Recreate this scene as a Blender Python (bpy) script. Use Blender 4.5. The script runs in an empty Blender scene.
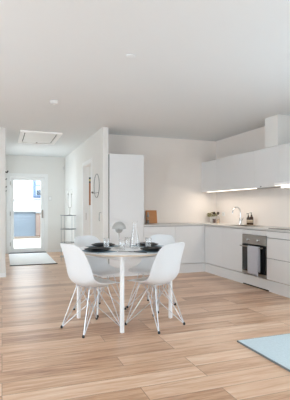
import bpy, bmesh, math, random
from math import sin, cos, pi, atan2, radians, sqrt
from mathutils import Vector, Matrix

random.seed(7)
scn = bpy.context.scene
col = scn.collection

# ------------------------------------------------------------------ camera
CAM_H = 1.2
CEIL = 2.59
YAW = radians(20.089)
cam_d = bpy.data.cameras.new('camera')
cam = bpy.data.objects.new('camera', cam_d)
col.objects.link(cam)
cam.location = (0, 0, CAM_H)
cam.rotation_euler = (radians(90), 0, -YAW)
cam_d.sensor_fit = 'VERTICAL'
cam_d.sensor_height = 36
cam_d.sensor_width = 36
cam_d.lens = 391 / 400 * 36
cam_d.shift_y = 8 / 400
cam_d.clip_start = 0.05
scn.camera = cam

# ------------------------------------------------------------------ world, sun, daylight, exposure
w = bpy.data.worlds.new('sky')
scn.world = w
w.use_nodes = True
nt = w.node_tree
bg = nt.nodes['Background']
bg.inputs[0].default_value = (0.80, 0.91, 1.0, 1)
bg.inputs[1].default_value = 3.0


def light(name, kind, loc, rot, energy, color=(1, 1, 1), size=None):
    d = bpy.data.lights.new(name, kind)
    d.energy = energy
    d.color = color
    if kind == 'AREA':
        d.shape = 'RECTANGLE'
        d.size, d.size_y = size
    o = bpy.data.objects.new(name, d)
    o.location = loc
    o.rotation_euler = rot
    col.objects.link(o)
    return o


sun = light('sun', 'SUN', (0, -5, 12), (radians(32), 0, radians(-14)), 6.0, (1.0, 0.96, 0.9))
sun.data.angle = radians(3)
DAY = (0.81, 0.925, 1.0)
light('daylight_front', 'AREA', (0.9, -2.50, 1.25), (radians(90), 0, 0), 8.5, DAY, (4.8, 2.1))
light('daylight_left', 'AREA', (-2.90, 3.1, 1.3), (radians(90), 0, radians(-90)), 41, DAY, (3.6, 2.0))
light('daylight_right', 'AREA', (4.10, 1.5, 1.3), (radians(90), 0, radians(90)), 12, DAY, (2.8, 2.0))
light('hall_fill_light', 'AREA', (0.03, 9.6, 1.55), (radians(90), 0, radians(-90)), 6.5, (0.84, 0.94, 1.0), (1.0, 1.2))  # added fill that brightens the hall, set in an invented window
light('side_room_fill_light', 'AREA', (4.05, 9.0, 1.4), (radians(90), 0, radians(90)), 16, DAY, (1.6, 1.3))  # added fill to light the side room

scn.view_settings.view_transform = 'Standard'
scn.view_settings.look = 'None'
scn.view_settings.gamma = 1
scn.view_settings.use_curve_mapping = False
scn.view_settings.exposure = 0.28
try:
    scn.cycles.use_denoising = True
    scn.cycles.max_bounces = 14
    scn.cycles.diffuse_bounces = 8
    scn.cycles.transparent_max_bounces = 24
    scn.cycles.sample_clamp_indirect = 6
except Exception:
    pass


# ------------------------------------------------------------------ materials
def srgb(r, g, b):
    def f(c):
        c /= 255
        return c / 12.92 if c <= 0.04045 else ((c + 0.055) / 1.055) ** 2.4
    return (f(r), f(g), f(b), 1)


def mat(name, colr, rough=0.5, metal=0.0, noise=0.0, nscale=30, bump=0.0, coat=0.0, emit=None):
    m = bpy.data.materials.new(name)
    m.use_nodes = True
    t = m.node_tree
    b = t.nodes['Principled BSDF']
    b.inputs['Base Color'].default_value = colr
    b.inputs['Roughness'].default_value = rough
    b.inputs['Metallic'].default_value = metal
    b.inputs['Coat Weight'].default_value = coat
    if emit:
        b.inputs['Emission Color'].default_value = emit[0]
        b.inputs['Emission Strength'].default_value = emit[1]
    if noise or bump:
        tc = t.nodes.new('ShaderNodeTexCoord')
        nz = t.nodes.new('ShaderNodeTexNoise')
        nz.inputs['Scale'].default_value = nscale
        nz.inputs['Detail'].default_value = 5
        t.links.new(tc.outputs['Object'], nz.inputs['Vector'])
        if noise:
            mx = t.nodes.new('ShaderNodeMix')
            mx.data_type = 'RGBA'
            mx.inputs[6].default_value = tuple(c * (1 - noise) for c in colr[:3]) + (1,)
            mx.inputs[7].default_value = tuple(min(1, c * (1 + noise)) for c in colr[:3]) + (1,)
            t.links.new(nz.outputs['Fac'], mx.inputs[0])
            t.links.new(mx.outputs[2], b.inputs['Base Color'])
        if bump:
            bp = t.nodes.new('ShaderNodeBump')
            bp.inputs['Strength'].default_value = bump
            bp.inputs['Distance'].default_value = 0.004
            t.links.new(nz.outputs['Fac'], bp.inputs['Height'])
            t.links.new(bp.outputs['Normal'], b.inputs['Normal'])
    return m


def glass_mat(name, tint=(0.96, 0.98, 0.98, 1), edge=0.35, base=0.05):
    """thin clear glass: mostly transparent, mirror-like towards grazing angles"""
    m = bpy.data.materials.new(name)
    m.use_nodes = True
    t = m.node_tree
    t.nodes.clear()
    out = t.nodes.new('ShaderNodeOutputMaterial')
    mix = t.nodes.new('ShaderNodeMixShader')
    tr = t.nodes.new('ShaderNodeBsdfTransparent')
    tr.inputs[0].default_value = tint
    gl = t.nodes.new('ShaderNodeBsdfGlossy')
    gl.inputs['Roughness'].default_value = 0.24
    lw = t.nodes.new('ShaderNodeLayerWeight')
    lw.inputs[0].default_value = 0.35
    mr = t.nodes.new('ShaderNodeMapRange')
    mr.inputs['To Min'].default_value = base
    mr.inputs['To Max'].default_value = base + edge
    t.links.new(lw.outputs['Facing'], mr.inputs['Value'])
    t.links.new(mr.outputs[0], mix.inputs[0])
    t.links.new(tr.outputs[0], mix.inputs[1])
    t.links.new(gl.outputs[0], mix.inputs[2])
    t.links.new(mix.outputs[0], out.inputs[0])
    return m


def floor_mat():
    m = bpy.data.materials.new('oak_planks')
    m.use_nodes = True
    t = m.node_tree
    N, L = t.nodes.new, t.links.new
    b = t.nodes['Principled BSDF']
    tc = N('ShaderNodeTexCoord')
    br = N('ShaderNodeTexBrick')
    br.offset = 0.37
    br.offset_frequency = 3
    br.inputs['Color1'].default_value = (0, 0, 0, 1)
    br.inputs['Color2'].default_value = (1, 1, 1, 1)
    br.inputs['Mortar'].default_value = (0.5, 0.5, 0.5, 1)
    br.inputs['Scale'].default_value = 1
    br.inputs['Mortar Size'].default_value = 0.0022
    br.inputs['Mortar Smooth'].default_value = 0.0
    br.inputs['Bias'].default_value = 0
    br.inputs['Brick Width'].default_value = 1.38
    br.inputs['Row Height'].default_value = 0.19
    L(tc.outputs['Object'], br.inputs['Vector'])
    # grain, stretched along the planks; each plank shifts its own pattern
    sep = N('ShaderNodeSeparateXYZ')
    L(tc.outputs['Object'], sep.inputs[0])
    r2v = N('ShaderNodeMath'); r2v.operation = 'MULTIPLY'; r2v.inputs[1].default_value = 37
    L(br.outputs['Color'], r2v.inputs[0])
    cmb = N('ShaderNodeCombineXYZ')
    sx = N('ShaderNodeMath'); sx.operation = 'MULTIPLY'; sx.inputs[1].default_value = 1.1
    sy = N('ShaderNodeMath'); sy.operation = 'MULTIPLY'; sy.inputs[1].default_value = 15
    L(sep.outputs[0], sx.inputs[0]); L(sep.outputs[1], sy.inputs[0])
    L(sx.outputs[0], cmb.inputs[0]); L(sy.outputs[0], cmb.inputs[1]); L(r2v.outputs[0], cmb.inputs[2])
    n1 = N('ShaderNodeTexNoise'); n1.inputs['Scale'].default_value = 1.6; n1.inputs['Detail'].default_value = 6
    n1.inputs['Roughness'].default_value = 0.62; n1.inputs['Distortion'].default_value = 0.6
    L(cmb.outputs[0], n1.inputs['Vector'])
    n2 = N('ShaderNodeTexNoise'); n2.inputs['Scale'].default_value = 7; n2.inputs['Detail'].default_value = 5
    L(cmb.outputs[0], n2.inputs['Vector'])
    # streaks from brown through tan to pale, each plank a little lighter or darker
    pl = N('ShaderNodeMapRange'); pl.inputs['To Min'].default_value = -0.10; pl.inputs['To Max'].default_value = 0.10
    L(br.outputs['Color'], pl.inputs['Value'])
    n3 = N('ShaderNodeMath'); n3.operation = 'MULTIPLY_ADD'; n3.inputs[1].default_value = 0.75
    L(n1.outputs['Fac'], n3.inputs[0]); L(pl.outputs[0], n3.inputs[2])
    n4 = N('ShaderNodeMath'); n4.operation = 'MULTIPLY_ADD'; n4.inputs[1].default_value = 0.25
    L(n2.outputs['Fac'], n4.inputs[0]); L(n3.outputs[0], n4.inputs[2])
    ramp = N('ShaderNodeValToRGB')
    e = ramp.color_ramp.elements
    e[0].position = 0.24; e[0].color = FLOOR_C[0]
    e[1].position = 0.80; e[1].color = FLOOR_C[4]
    for p, c in ((0.38, FLOOR_C[1]), (0.50, FLOOR_C[2]), (0.60, FLOOR_C[3])):
        x = e.new(p); x.color = c
    L(n4.outputs[0], ramp.inputs[0])
    mm = N('ShaderNodeMapRange'); mm.inputs['To Min'].default_value = 0.92; mm.inputs['To Max'].default_value = 1.04
    L(br.outputs['Color'], mm.inputs['Value'])
    # seams a touch darker
    sm = N('ShaderNodeMapRange'); sm.inputs['To Min'].default_value = 1.0; sm.inputs['To Max'].default_value = 0.45
    L(br.outputs['Fac'], sm.inputs['Value'])
    m3 = N('ShaderNodeMath'); m3.operation = 'MULTIPLY'
    L(mm.outputs[0], m3.inputs[0]); L(sm.outputs[0], m3.inputs[1])
    vm = N('ShaderNodeVectorMath'); vm.operation = 'SCALE'
    L(ramp.outputs[0], vm.inputs[0]); L(m3.outputs[0], vm.inputs['Scale'])
    L(vm.outputs[0], b.inputs['Base Color'])
    b.inputs['Roughness'].default_value = 0.31
    b.inputs['Specular IOR Level'].default_value = 0.65
    bp = N('ShaderNodeBump'); bp.inputs['Strength'].default_value = 0.15; bp.inputs['Distance'].default_value = 0.002
    L(n2.outputs['Fac'], bp.inputs['Height']); L(bp.outputs[0], b.inputs['Normal'])
    return m


FLOOR_C = [srgb(142, 96, 68), srgb(188, 144, 112), srgb(208, 168, 136), srgb(216, 182, 154), srgb(232, 210, 190)]


def siding_mat(name, c1, c2, step, rough=0.6):
    """horizontal boards with narrow joints"""
    m = bpy.data.materials.new(name)
    m.use_nodes = True
    t = m.node_tree
    N, L = t.nodes.new, t.links.new
    b = t.nodes['Principled BSDF']
    tc = N('ShaderNodeTexCoord')
    sep = N('ShaderNodeSeparateXYZ'); L(tc.outputs['Object'], sep.inputs[0])
    dv = N('ShaderNodeMath'); dv.operation = 'DIVIDE'; dv.inputs[1].default_value = step
    fr = N('ShaderNodeMath'); fr.operation = 'FRACT'
    lt = N('ShaderNodeMath'); lt.operation = 'LESS_THAN'; lt.inputs[1].default_value = 0.14
    L(sep.outputs[2], dv.inputs[0]); L(dv.outputs[0], fr.inputs[0]); L(fr.outputs[0], lt.inputs[0])
    mx = N('ShaderNodeMix'); mx.data_type = 'RGBA'
    mx.inputs[6].default_value = c1; mx.inputs[7].default_value = c2
    L(lt.outputs[0], mx.inputs[0]); L(mx.outputs[2], b.inputs['Base Color'])
    b.inputs['Roughness'].default_value = rough
    return m


def brick_mat(name):
    m = bpy.data.materials.new(name)
    m.use_nodes = True
    t = m.node_tree
    N, L = t.nodes.new, t.links.new
    b = t.nodes['Principled BSDF']
    tc = N('ShaderNodeTexCoord')
    mp = N('ShaderNodeMapping'); mp.inputs['Rotation'].default_value = (radians(90), 0, 0)
    br = N('ShaderNodeTexBrick')
    br.inputs['Color1'].default_value = srgb(96, 72, 64)
    br.inputs['Color2'].default_value = srgb(122, 102, 94)
    br.inputs['Mortar'].default_value = srgb(140, 134, 128)
    br.inputs['Scale'].default_value = 1
    br.inputs['Mortar Size'].default_value = 0.012
    br.inputs['Brick Width'].default_value = 0.23
    br.inputs['Row Height'].default_value = 0.075
    L(tc.outputs['Object'], mp.inputs[0]); L(mp.outputs[0], br.inputs['Vector'])
    L(br.outputs['Color'], b.inputs['Base Color'])
    b.inputs['Roughness'].default_value = 0.85
    return m


def wood_mat(name, c1, c2, axis=(30, 30, 2), rough=0.5):
    m = bpy.data.materials.new(name)
    m.use_nodes = True
    t = m.node_tree
    N, L = t.nodes.new, t.links.new
    b = t.nodes['Principled BSDF']
    tc = N('ShaderNodeTexCoord')
    mp = N('ShaderNodeMapping'); mp.inputs['Scale'].default_value = axis
    nz = N('ShaderNodeTexNoise'); nz.inputs['Scale'].default_value = 1; nz.inputs['Detail'].default_value = 6
    mx = N('ShaderNodeMix'); mx.data_type = 'RGBA'
    mx.inputs[6].default_value = c1; mx.inputs[7].default_value = c2
    L(tc.outputs['Object'], mp.inputs[0]); L(mp.outputs[0], nz.inputs['Vector'])
    L(nz.outputs['Fac'], mx.inputs[0]); L(mx.outputs[2], b.inputs['Base Color'])
    b.inputs['Roughness'].default_value = rough
    return m


M = dict(
    wall=mat('white_paint', srgb(232, 231, 228), 0.85, noise=0.01, nscale=3, bump=0.03),
    kitchen_wall=mat('led_tinted_paint', srgb(243, 236, 230), 0.85, noise=0.01, nscale=3, bump=0.03),  # warm glow of the light strips put into the wall colour
    ceiling=mat('ceiling_paint', srgb(230, 234, 236), 0.9, noise=0.01, nscale=2),
    trim=mat('white_trim_paint', srgb(240, 241, 241), 0.45),
    floor=floor_mat(),
    front=mat('cabinet_lacquer', srgb(230, 230, 230), 0.38),
    carcass=mat('off_white_plastic', srgb(220, 220, 219), 0.5),
    worktop=mat('worktop_laminate', srgb(206, 205, 203), 0.35, noise=0.03, nscale=60),
    steel=mat('brushed_steel', srgb(168, 163, 156), 0.36, 1.0, noise=0.08, nscale=60),
    chrome=mat('chrome', srgb(215, 217, 220), 0.12, 1.0),
    pale_metal=mat('pale_metal', srgb(160, 165, 170), 0.4, 0.2),
    wire=mat('chromed_wire', srgb(208, 210, 214), 0.3, 0.8),
    black_glass=mat('black_glass', srgb(16, 17, 19), 0.05, coat=0.1),
    black=mat('black_plastic', srgb(24, 25, 27), 0.5),
    dark_gap=mat('dark_recess', srgb(38, 36, 35), 0.9),
    shell=mat('white_plastic_shell', srgb(228, 231, 234), 0.35),
    white=mat('white_lacquer', srgb(240, 241, 242), 0.4),
    ply=wood_mat('birch_edge', srgb(206, 190, 172), srgb(222, 208, 190), (6, 6, 90)),
    plate=mat('black_stoneware', srgb(42, 45, 48), 0.42, noise=0.2, nscale=40),
    napkin=mat('blue_grey_linen', srgb(128, 150, 164), 0.9, noise=0.12, nscale=90, bump=0.3),
    glass=glass_mat('clear_glass', (0.99, 0.99, 0.99, 1), 0.5, 0.11),
    pane=glass_mat('window_glass', (0.98, 0.99, 0.99, 1), 0.25, 0.03),
    lampshade=mat('pale_grey_lacquer', srgb(170, 168, 164), 0.3),
    towel=mat('grey_towel', srgb(196, 197, 205), 0.95, noise=0.1, nscale=120, bump=0.5),
    rug=mat('pale_blue_wool', srgb(196, 211, 217), 0.95, noise=0.14, nscale=55, bump=0.8),
    rug_edge=mat('rug_edge_binding', srgb(120, 124, 126), 0.9, noise=0.1),
    doormat=mat('pale_mat_weave', srgb(248, 248, 247), 0.9, noise=0.08, nscale=40, bump=0.4),
    dark_rubber=mat('dark_rubber', srgb(46, 48, 52), 0.7),
    grey_metal=mat('grey_metal', srgb(140, 143, 147), 0.4, 0.5),
    dark_wire=mat('dark_wire', srgb(104, 104, 104), 0.45, 0.4),
    seam_shade_body=mat('seam_shade_board', srgb(140, 140, 140), 0.7),  # bodies darkened so the seams between fronts look shaded
    hatch_white=mat('hatch_white', srgb(250, 250, 250), 0.4),
    oak=wood_mat('cutting_board_oak', srgb(190, 128, 76), srgb(214, 152, 98), (3, 30, 30)),
    brown_glass=mat('amber_glass', srgb(66, 38, 24), 0.12, coat=0.4),
    paper=mat('paper_label', srgb(206, 186, 160), 0.7),
    leaf=mat('yellow_green_leaf', srgb(128, 124, 26), 0.6, noise=0.35, nscale=25),
    pot=mat('white_ceramic', srgb(232, 228, 222), 0.35),
    soil=mat('soil', srgb(52, 40, 32), 0.95),
    vinegar=mat('brown_vinegar', srgb(104, 72, 56), 0.2),
    oil=mat('pale_oil', srgb(206, 176, 142), 0.2),
    wax=mat('candle_wax', srgb(244, 244, 240), 0.5),
    art=wood_mat('brown_picture', srgb(142, 84, 50), srgb(168, 104, 66), (3, 3, 8)),
    art_dark=mat('picture_dark_band', srgb(38, 52, 66), 0.7),
    art_yellow=mat('picture_yellow_band', srgb(206, 190, 120), 0.7),
    led=mat('led_diffuser', srgb(255, 244, 228), 0.5, emit=((1.0, 0.88, 0.74, 1), 2.6)),
    paving=mat('pale_paving', srgb(206, 200, 190), 0.9, noise=0.1, nscale=5),
    dirt=mat('sandy_soil', srgb(96, 86, 76), 0.95, noise=0.35, nscale=3),
    facade=siding_mat('white_weatherboard', srgb(236, 238, 240), srgb(222, 225, 228), 0.2),
    fence=siding_mat('blue_grey_boards', srgb(92, 106, 120), srgb(122, 134, 146), 0.12),
    brick=brick_mat('brick'),
    blue_frame=mat('blue_grey_frame', srgb(86, 108, 140), 0.5),
    dark_pane=mat('dark_window_pane', srgb(168, 184, 204), 0.15),
    trim_grey=mat('grey_flashing', srgb(130, 134, 138), 0.5),
)


# ------------------------------------------------------------------ mesh helpers
class MB:
    def __init__(self):
        self.bm = bmesh.new()

    def box(self, x0, x1, y0, y1, z0, z1, bevel=0.0, seg=2):
        v = [self.bm.verts.new(p) for p in ((x0, y0, z0), (x1, y0, z0), (x1, y1, z0), (x0, y1, z0),
                                            (x0, y0, z1), (x1, y0, z1), (x1, y1, z1), (x0, y1, z1))]
        fs = [self.bm.faces.new([v[i] for i in f]) for f in
              ((3, 2, 1, 0), (4, 5, 6, 7), (0, 1, 5, 4), (1, 2, 6, 5), (2, 3, 7, 6), (3, 0, 4, 7))]
        if bevel:
            es = list({e for f in fs for e in f.edges})
            bmesh.ops.bevel(self.bm, geom=es, offset=bevel, segments=seg, affect='EDGES', profile=0.5)
        return self

    def tube(self, pts, r, n=8, closed=False, cap=True):
        pts = [Vector(p) for p in pts]
        m = len(pts)
        rad = r if isinstance(r, (list, tuple)) else [r] * m
        rings = []
        prev = None
        for i, p in enumerate(pts):
            if closed:
                t = pts[(i + 1) % m] - pts[i - 1]
            elif i == 0:
                t = pts[1] - p
            elif i == m - 1:
                t = p - pts[-2]
            else:
                t = (pts[i + 1] - p).normalized() + (p - pts[i - 1]).normalized()
            t.normalize()
            if prev is None:
                a = Vector((0, 0, 1)) if abs(t.z) < 0.9 else Vector((1, 0, 0))
                u = t.cross(a).normalized()
            else:
                u = (prev - t * prev.dot(t)).normalized()
            prev = u
            v = t.cross(u)
            rings.append([self.bm.verts.new(p + u * (rad[i] * cos(2 * pi * k / n)) + v * (rad[i] * sin(2 * pi * k / n)))
                          for k in range(n)])
        R = range(m if closed else m - 1)
        for i in R:
            a, b = rings[i], rings[(i + 1) % m]
            for k in range(n):
                self.bm.faces.new((a[k], a[(k + 1) % n], b[(k + 1) % n], b[k]))
        if cap and not closed:
            self.bm.faces.new(rings[0][::-1])
            self.bm.faces.new(rings[-1])
        return self

    def lathe(self, prof, c=(0, 0, 0), n=32, sy=1.0, cap0=False, cap1=False, flute=0.0, nf=0):
        rings = []
        for r, z in prof:
            if r <= 1e-6:
                rings.append([self.bm.verts.new((c[0], c[1], c[2] + z))])
            else:
                ring = []
                for k in range(n):
                    a = 2 * pi * k / n
                    rr = r * (1 + (flute * cos(nf * a) if nf else 0))
                    ring.append(self.bm.verts.new((c[0] + rr * cos(a), c[1] + sy * rr * sin(a), c[2] + z)))
                rings.append(ring)
        for a, b in zip(rings, rings[1:]):
            if len(a) == 1 and len(b) == 1:
                continue
            for k in range(n):
                k2 = (k + 1) % n
                if len(a) == 1:
                    self.bm.faces.new((a[0], b[k2], b[k]))
                elif len(b) == 1:
                    self.bm.faces.new((a[k], a[k2], b[0]))
                else:
                    self.bm.faces.new((a[k], a[k2], b[k2], b[k]))
        if cap0 and len(rings[0]) > 1:
            self.bm.faces.new(rings[0][::-1])
        if cap1 and len(rings[-1]) > 1:
            self.bm.faces.new(rings[-1])
        return self

    def grid(self, rows):
        """rows of points -> quad sheet"""
        vs = [[self.bm.verts.new(p) for p in r] for r in rows]
        for a, b in zip(vs, vs[1:]):
            for k in range(len(a) - 1):
                self.bm.faces.new((a[k], a[k + 1], b[k + 1], b[k]))
        return self

    def xform(self, mtx):
        bmesh.ops.transform(self.bm, matrix=mtx, verts=self.bm.verts)
        return self

    def build(self, name, m, parent=None, smooth=False, off=None, normals=True):
        """off: world point that becomes the mesh's origin (the base of its thing)"""
        if off is None:
            off = parent.get('_o', (0, 0, 0)) if parent is not None else (0, 0, 0)
        off = Vector(off)
        if normals:
            bmesh.ops.recalc_face_normals(self.bm, faces=self.bm.faces)
        bmesh.ops.translate(self.bm, verts=self.bm.verts, vec=-off)
        me = bpy.data.meshes.new(name)
        self.bm.to_mesh(me)
        self.bm.free()
        if smooth:
            for p in me.polygons:
                p.use_smooth = True
            try:
                me.set_sharp_from_angle(angle=radians(smooth if smooth is not True else 40))
            except Exception:
                pass
        me.materials.append(m)
        o = bpy.data.objects.new(name, me)
        col.objects.link(o)
        if parent is None:
            o.location = off
        else:
            o.parent = parent
            o['_o'] = tuple(off)
        return o


def box(x0, x1, y0, y1, z0, z1, bevel=0.0, seg=2):
    return MB().box(x0, x1, y0, y1, z0, z1, bevel, seg)


def tag(o, label, cat, group=None):
    o['label'] = label
    o['category'] = cat
    if group:
        o['group'] = group
    return o


def thing(name, label, cat, loc=(0, 0, 0), group=None):
    o = bpy.data.objects.new(name, None)
    o.empty_display_size = 0.05
    col.objects.link(o)
    o.location = loc
    o['_o'] = tuple(loc)
    return tag(o, label, cat, group)


def struct(name, mb, m, parent=None, smooth=False):
    o = mb.build(name, m, parent, smooth)
    if parent is None:
        o['kind'] = 'structure'
    return o


def dup(root, loc, rz=0.0, label=None):
    def cp(o, par):
        c = o.copy()
        col.objects.link(c)
        if par is not None:
            c.parent = par
        for ch in list(o.children):
            cp(ch, c)
        return c
    r = cp(root, None)
    r.location = loc
    r.rotation_euler = (0, 0, rz)
    if label:
        r['label'] = label
    return r


# ================================================================== THE ROOM
XL, XR = -3.0, 4.19          # living room side walls
YF, YB = -2.6, 7.15          # window wall behind the camera, kitchen back wall
HX0, HX1, HY = 0.055, 1.625, 10.85   # hall
T = 0.12
struct('floor', box(XL, 4.3, YF, HY + 0.1, -0.1, 0), M['floor'])
struct('ceiling', box(XL - T, 4.32, YF - T, HY + T, CEIL, CEIL + 0.2), M['ceiling'])
struct('wall_back', box(1.725, XR + T, YB, YB + 0.1, 0, CEIL), M['kitchen_wall'])
mb = MB().box(XR, XR + T, YF - T, 0.05, 0, CEIL).box(XR, XR + T, 2.95, YB, 0, CEIL).box(XR, XR + T, 0.05, 2.95, 0, 0.2).box(XR, XR + T, 0.05, 2.95, 2.35, CEIL)
struct('wall_right', mb, M['kitchen_wall'])
struct('wall_left_end', box(XL, HX0 - 0.1, 7.21, 7.33, 0, CEIL), M['wall'])
mb = MB().box(HX0 - 0.1, HX0, 7.21, 9.05, 0, CEIL).box(HX0 - 0.1, HX0, 10.15, HY, 0, CEIL).box(HX0 - 0.1, HX0, 9.05, 10.15, 0, 0.9).box(HX0 - 0.1, HX0, 9.05, 10.15, 2.2, CEIL)
struct('wall_hall_left', mb, M['wall'])
# hall wall on the kitchen side with the opening to the side room
mb = MB()
mb.box(HX1, 1.725, 6.55, 7.45, 0, CEIL)
mb.box(HX1, 1.725, 8.24, HY, 0, CEIL)
mb.box(HX1, 1.725, 7.45, 8.24, 2.09, CEIL)
struct('wall_hall_right', mb, M['wall'])
# end wall of hall and side room, with the entrance door; side room wall has an added window
DX0, DX1, DZ = 0.16, 1.117, 2.065
mb = MB()
mb.box(HX0 - 0.1, DX0, HY, HY + T, 0, CEIL)
mb.box(DX1, 4.3, HY, HY + T, 0, CEIL)
mb.box(DX0, DX1, HY, HY + T, DZ, CEIL)
struct('wall_hall_end', mb, M['wall'])
mb = MB()
mb.box(4.2, 4.3, YB + 0.1, 8.1, 0, CEIL)
mb.box(4.2, 4.3, 9.9, HY, 0, CEIL)
mb.box(4.2, 4.3, 8.1, 9.9, 0, 0.75)
mb.box(4.2, 4.3, 8.1, 9.9, 2.15, CEIL)
struct('wall_side_room', mb, M['wall'])
# window wall behind the camera and the left wall
mb = MB()
mb.box(XL, -1.6, YF - T, YF, 0, CEIL)
mb.box(3.4, XR, YF - T, YF, 0, CEIL)
mb.box(-1.6, 3.4, YF - T, YF, 2.35, CEIL)
mb.box(-1.6, 3.4, YF - T, YF, 0, 0.12)
struct('wall_front', mb, M['wall'])
mb = MB()
mb.box(XL - T, XL, YF - T, 1.2, 0, CEIL)
mb.box(XL - T, XL, 5.0, 7.33, 0, CEIL)
mb.box(XL - T, XL, 1.2, 5.0, 2.35, CEIL)
mb.box(XL - T, XL, 1.2, 5.0, 0, 0.25)
struct('wall_left', mb, M['wall'])


def window(n, along, a0, a1, z0, z1, pos, parts):
    """a glazed window set in a wall; along is the axis the window runs on"""
    fr = MB()
    gl = MB()

    def bx(b, p0, p1, q0, q1, d=0.05):
        if along == 'x':
            b.box(p0, p1, pos - d / 2, pos + d / 2, q0, q1)
        else:
            b.box(pos - d / 2, pos + d / 2, p0, p1, q0, q1)
    bx(fr, a0, a1, z0, z0 + 0.06)
    bx(fr, a0, a1, z1 - 0.06, z1)
    for k in range(parts + 1):
        c = a0 + (a1 - a0) * k / parts
        c0 = min(max(c - 0.035, a0), a1 - 0.07)
        bx(fr, c0, c0 + 0.07, z0 + 0.06, z1 - 0.06)
    o = struct('window_%d' % n, fr, M['trim'])
    bx(gl, a0 + 0.02, a1 - 0.02, z0 + 0.02, z1 - 0.02, 0.008)
    gl.build('window_glass', M['pane'], o)
    return o


window(1, 'x', -1.6, 3.4, 0.12, 2.35, YF - 0.06, 3)
window(2, 'y', 1.2, 5.0, 0.25, 2.35, XL - 0.06, 2)
window(4, 'y', 0.05, 2.95, 0.2, 2.35, XR + 0.06, 2)
window(5, 'y', 9.05, 10.15, 0.9, 2.2, HX0 - 0.06, 1)  # unseen hall window, added to let in more light
window(3, 'y', 8.1, 9.9, 0.75, 2.15, 4.25, 2)  # unseen side room window, added to light that room

struct('sun_blocking_eave', box(XL - 0.6, XR + 0.6, YF - T - 1.6, YF - T - 0.001, CEIL + 0.02, CEIL + 0.2), M['trim'])  # unseen overhang, added to keep sun off the floor behind the camera
# baseboards
BH = 0.07
struct('baseboard_left_end', box(XL, HX0 + 0.012, 7.198, 7.21, 0, BH), M['trim'])
struct('baseboard_hall_left', box(HX0, HX0 + 0.012, 7.21, HY, 0, BH), M['trim'])
mb = MB().box(HX1 - 0.012, HX1, 6.538, 7.38, 0, BH).box(HX1 - 0.012, HX1, 8.31, HY, 0, BH).box(HX1, 1.725, 6.538, 6.55, 0, BH)
struct('baseboard_hall_right', mb, M['trim'])
struct('baseboard_hall_end', box(DX1 + 0.055, HX1 - 0.012, HY - 0.012, HY, 0, BH), M['trim'])
struct('baseboard_right', box(XR - 0.012, XR, YF, 3.878, 0, BH), M['trim'])

# casing round the side room opening
mb = MB()
for x0, x1 in ((HX1 - 0.015, HX1), (1.725, 1.74)):
    mb.box(x0, x1, 7.385, 7.455, 0, 2.155)
    mb.box(x0, x1, 8.235, 8.305, 0, 2.155)
    mb.box(x0, x1, 7.455, 8.235, 2.085, 2.155)
mb.box(HX1, 1.725, 7.45, 7.465, 0, 2.09).box(HX1, 1.725, 8.225, 8.24, 0, 2.09).box(HX1, 1.725, 7.465, 8.225, 2.075, 2.09)
struct('trim_1', mb, M['trim'])
mb = MB().box(1.672, 1.680, 8.218, 8.225, 0.95, 1.10)
plate_strike = mb.build('strike_plate', M['steel'], bpy.data.objects['trim_1'])

# boxed duct above the wall cabinets
struct('trim_2', box(3.842, XR, 4.77, 5.075, 2.132, CEIL, 0.003), M['wall'])

# ------------------------------------------------------------------ entrance door
FR = 0.045
mb = MB()
y0, y1 = HY - 0.012, HY + T
mb.box(DX0, DX0 + FR, y0, y1, 0, DZ, 0.003).box(DX1 - FR, DX1, y0, y1, 0, DZ, 0.003).box(DX0 + FR, DX1 - FR, y0, y1, DZ - FR, DZ, 0.003)
mb.box(DX0 - 0.05, DX0, HY - 0.016, HY, 0, DZ + 0.05).box(DX1, DX1 + 0.05, HY - 0.016, HY, 0, DZ + 0.05).box(DX0, DX1, HY - 0.016, HY, DZ, DZ + 0.05)
door = struct('door_1', mb, M['trim'])
LX0, LX1, LZ0, LZ1 = DX0 + FR + 0.004, DX1 - FR - 0.004, 0.03, DZ - FR - 0.004
SW = 0.085
mb = MB()
yy0, yy1 = HY + 0.01, HY + 0.065
mb.box(LX0, LX0 + SW, yy0, yy1, LZ0, LZ1, 0.004).box(LX1 - SW, LX1, yy0, yy1, LZ0, LZ1, 0.004)
mb.box(LX0 + SW, LX1 - SW, yy0, yy1, LZ0, LZ0 + 0.10, 0.004).box(LX0 + SW, LX1 - SW, yy0, yy1, LZ1 - 0.08, LZ1, 0.004)
leaf = mb.build('door_leaf', M['trim'], door)
box(LX0 + SW - 0.01, LX1 - SW + 0.01, HY + 0.034, HY + 0.042, LZ0 + 0.09, LZ1 - 0.07).build('door_glass', M['pane'], door)
hx = LX1 - SW / 2
mb = MB()
mb.box(hx - 0.02, hx + 0.02, HY + 0.002, HY + 0.01, 0.93, 1.15, 0.003)
mb.tube([(hx, HY + 0.005, 1.065), (hx, HY - 0.05, 1.065), (hx - 0.02, HY - 0.058, 1.065), (hx - 0.14, HY - 0.058, 1.06)], 0.010, 10)
mb.lathe([(0, -0.012), (0.016, -0.012), (0.016, 0.012), (0, 0.012)], (hx, HY - 0.004, 1.13), 14)
mb.build('door_handle', M['steel'], door, True)
for z in (0.25, 1.05, 1.85):
    MB().tube([(DX0 + FR, HY - 0.018, z - 0.05), (DX0 + FR, HY - 0.018, z + 0.05)], 0.009, 10).build('hinge', M['steel'], door, True)
box(DX0, DX1, HY - 0.03, HY + T, 0, 0.025, 0.004).build('door_sill', M['grey_metal'], door)

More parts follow.
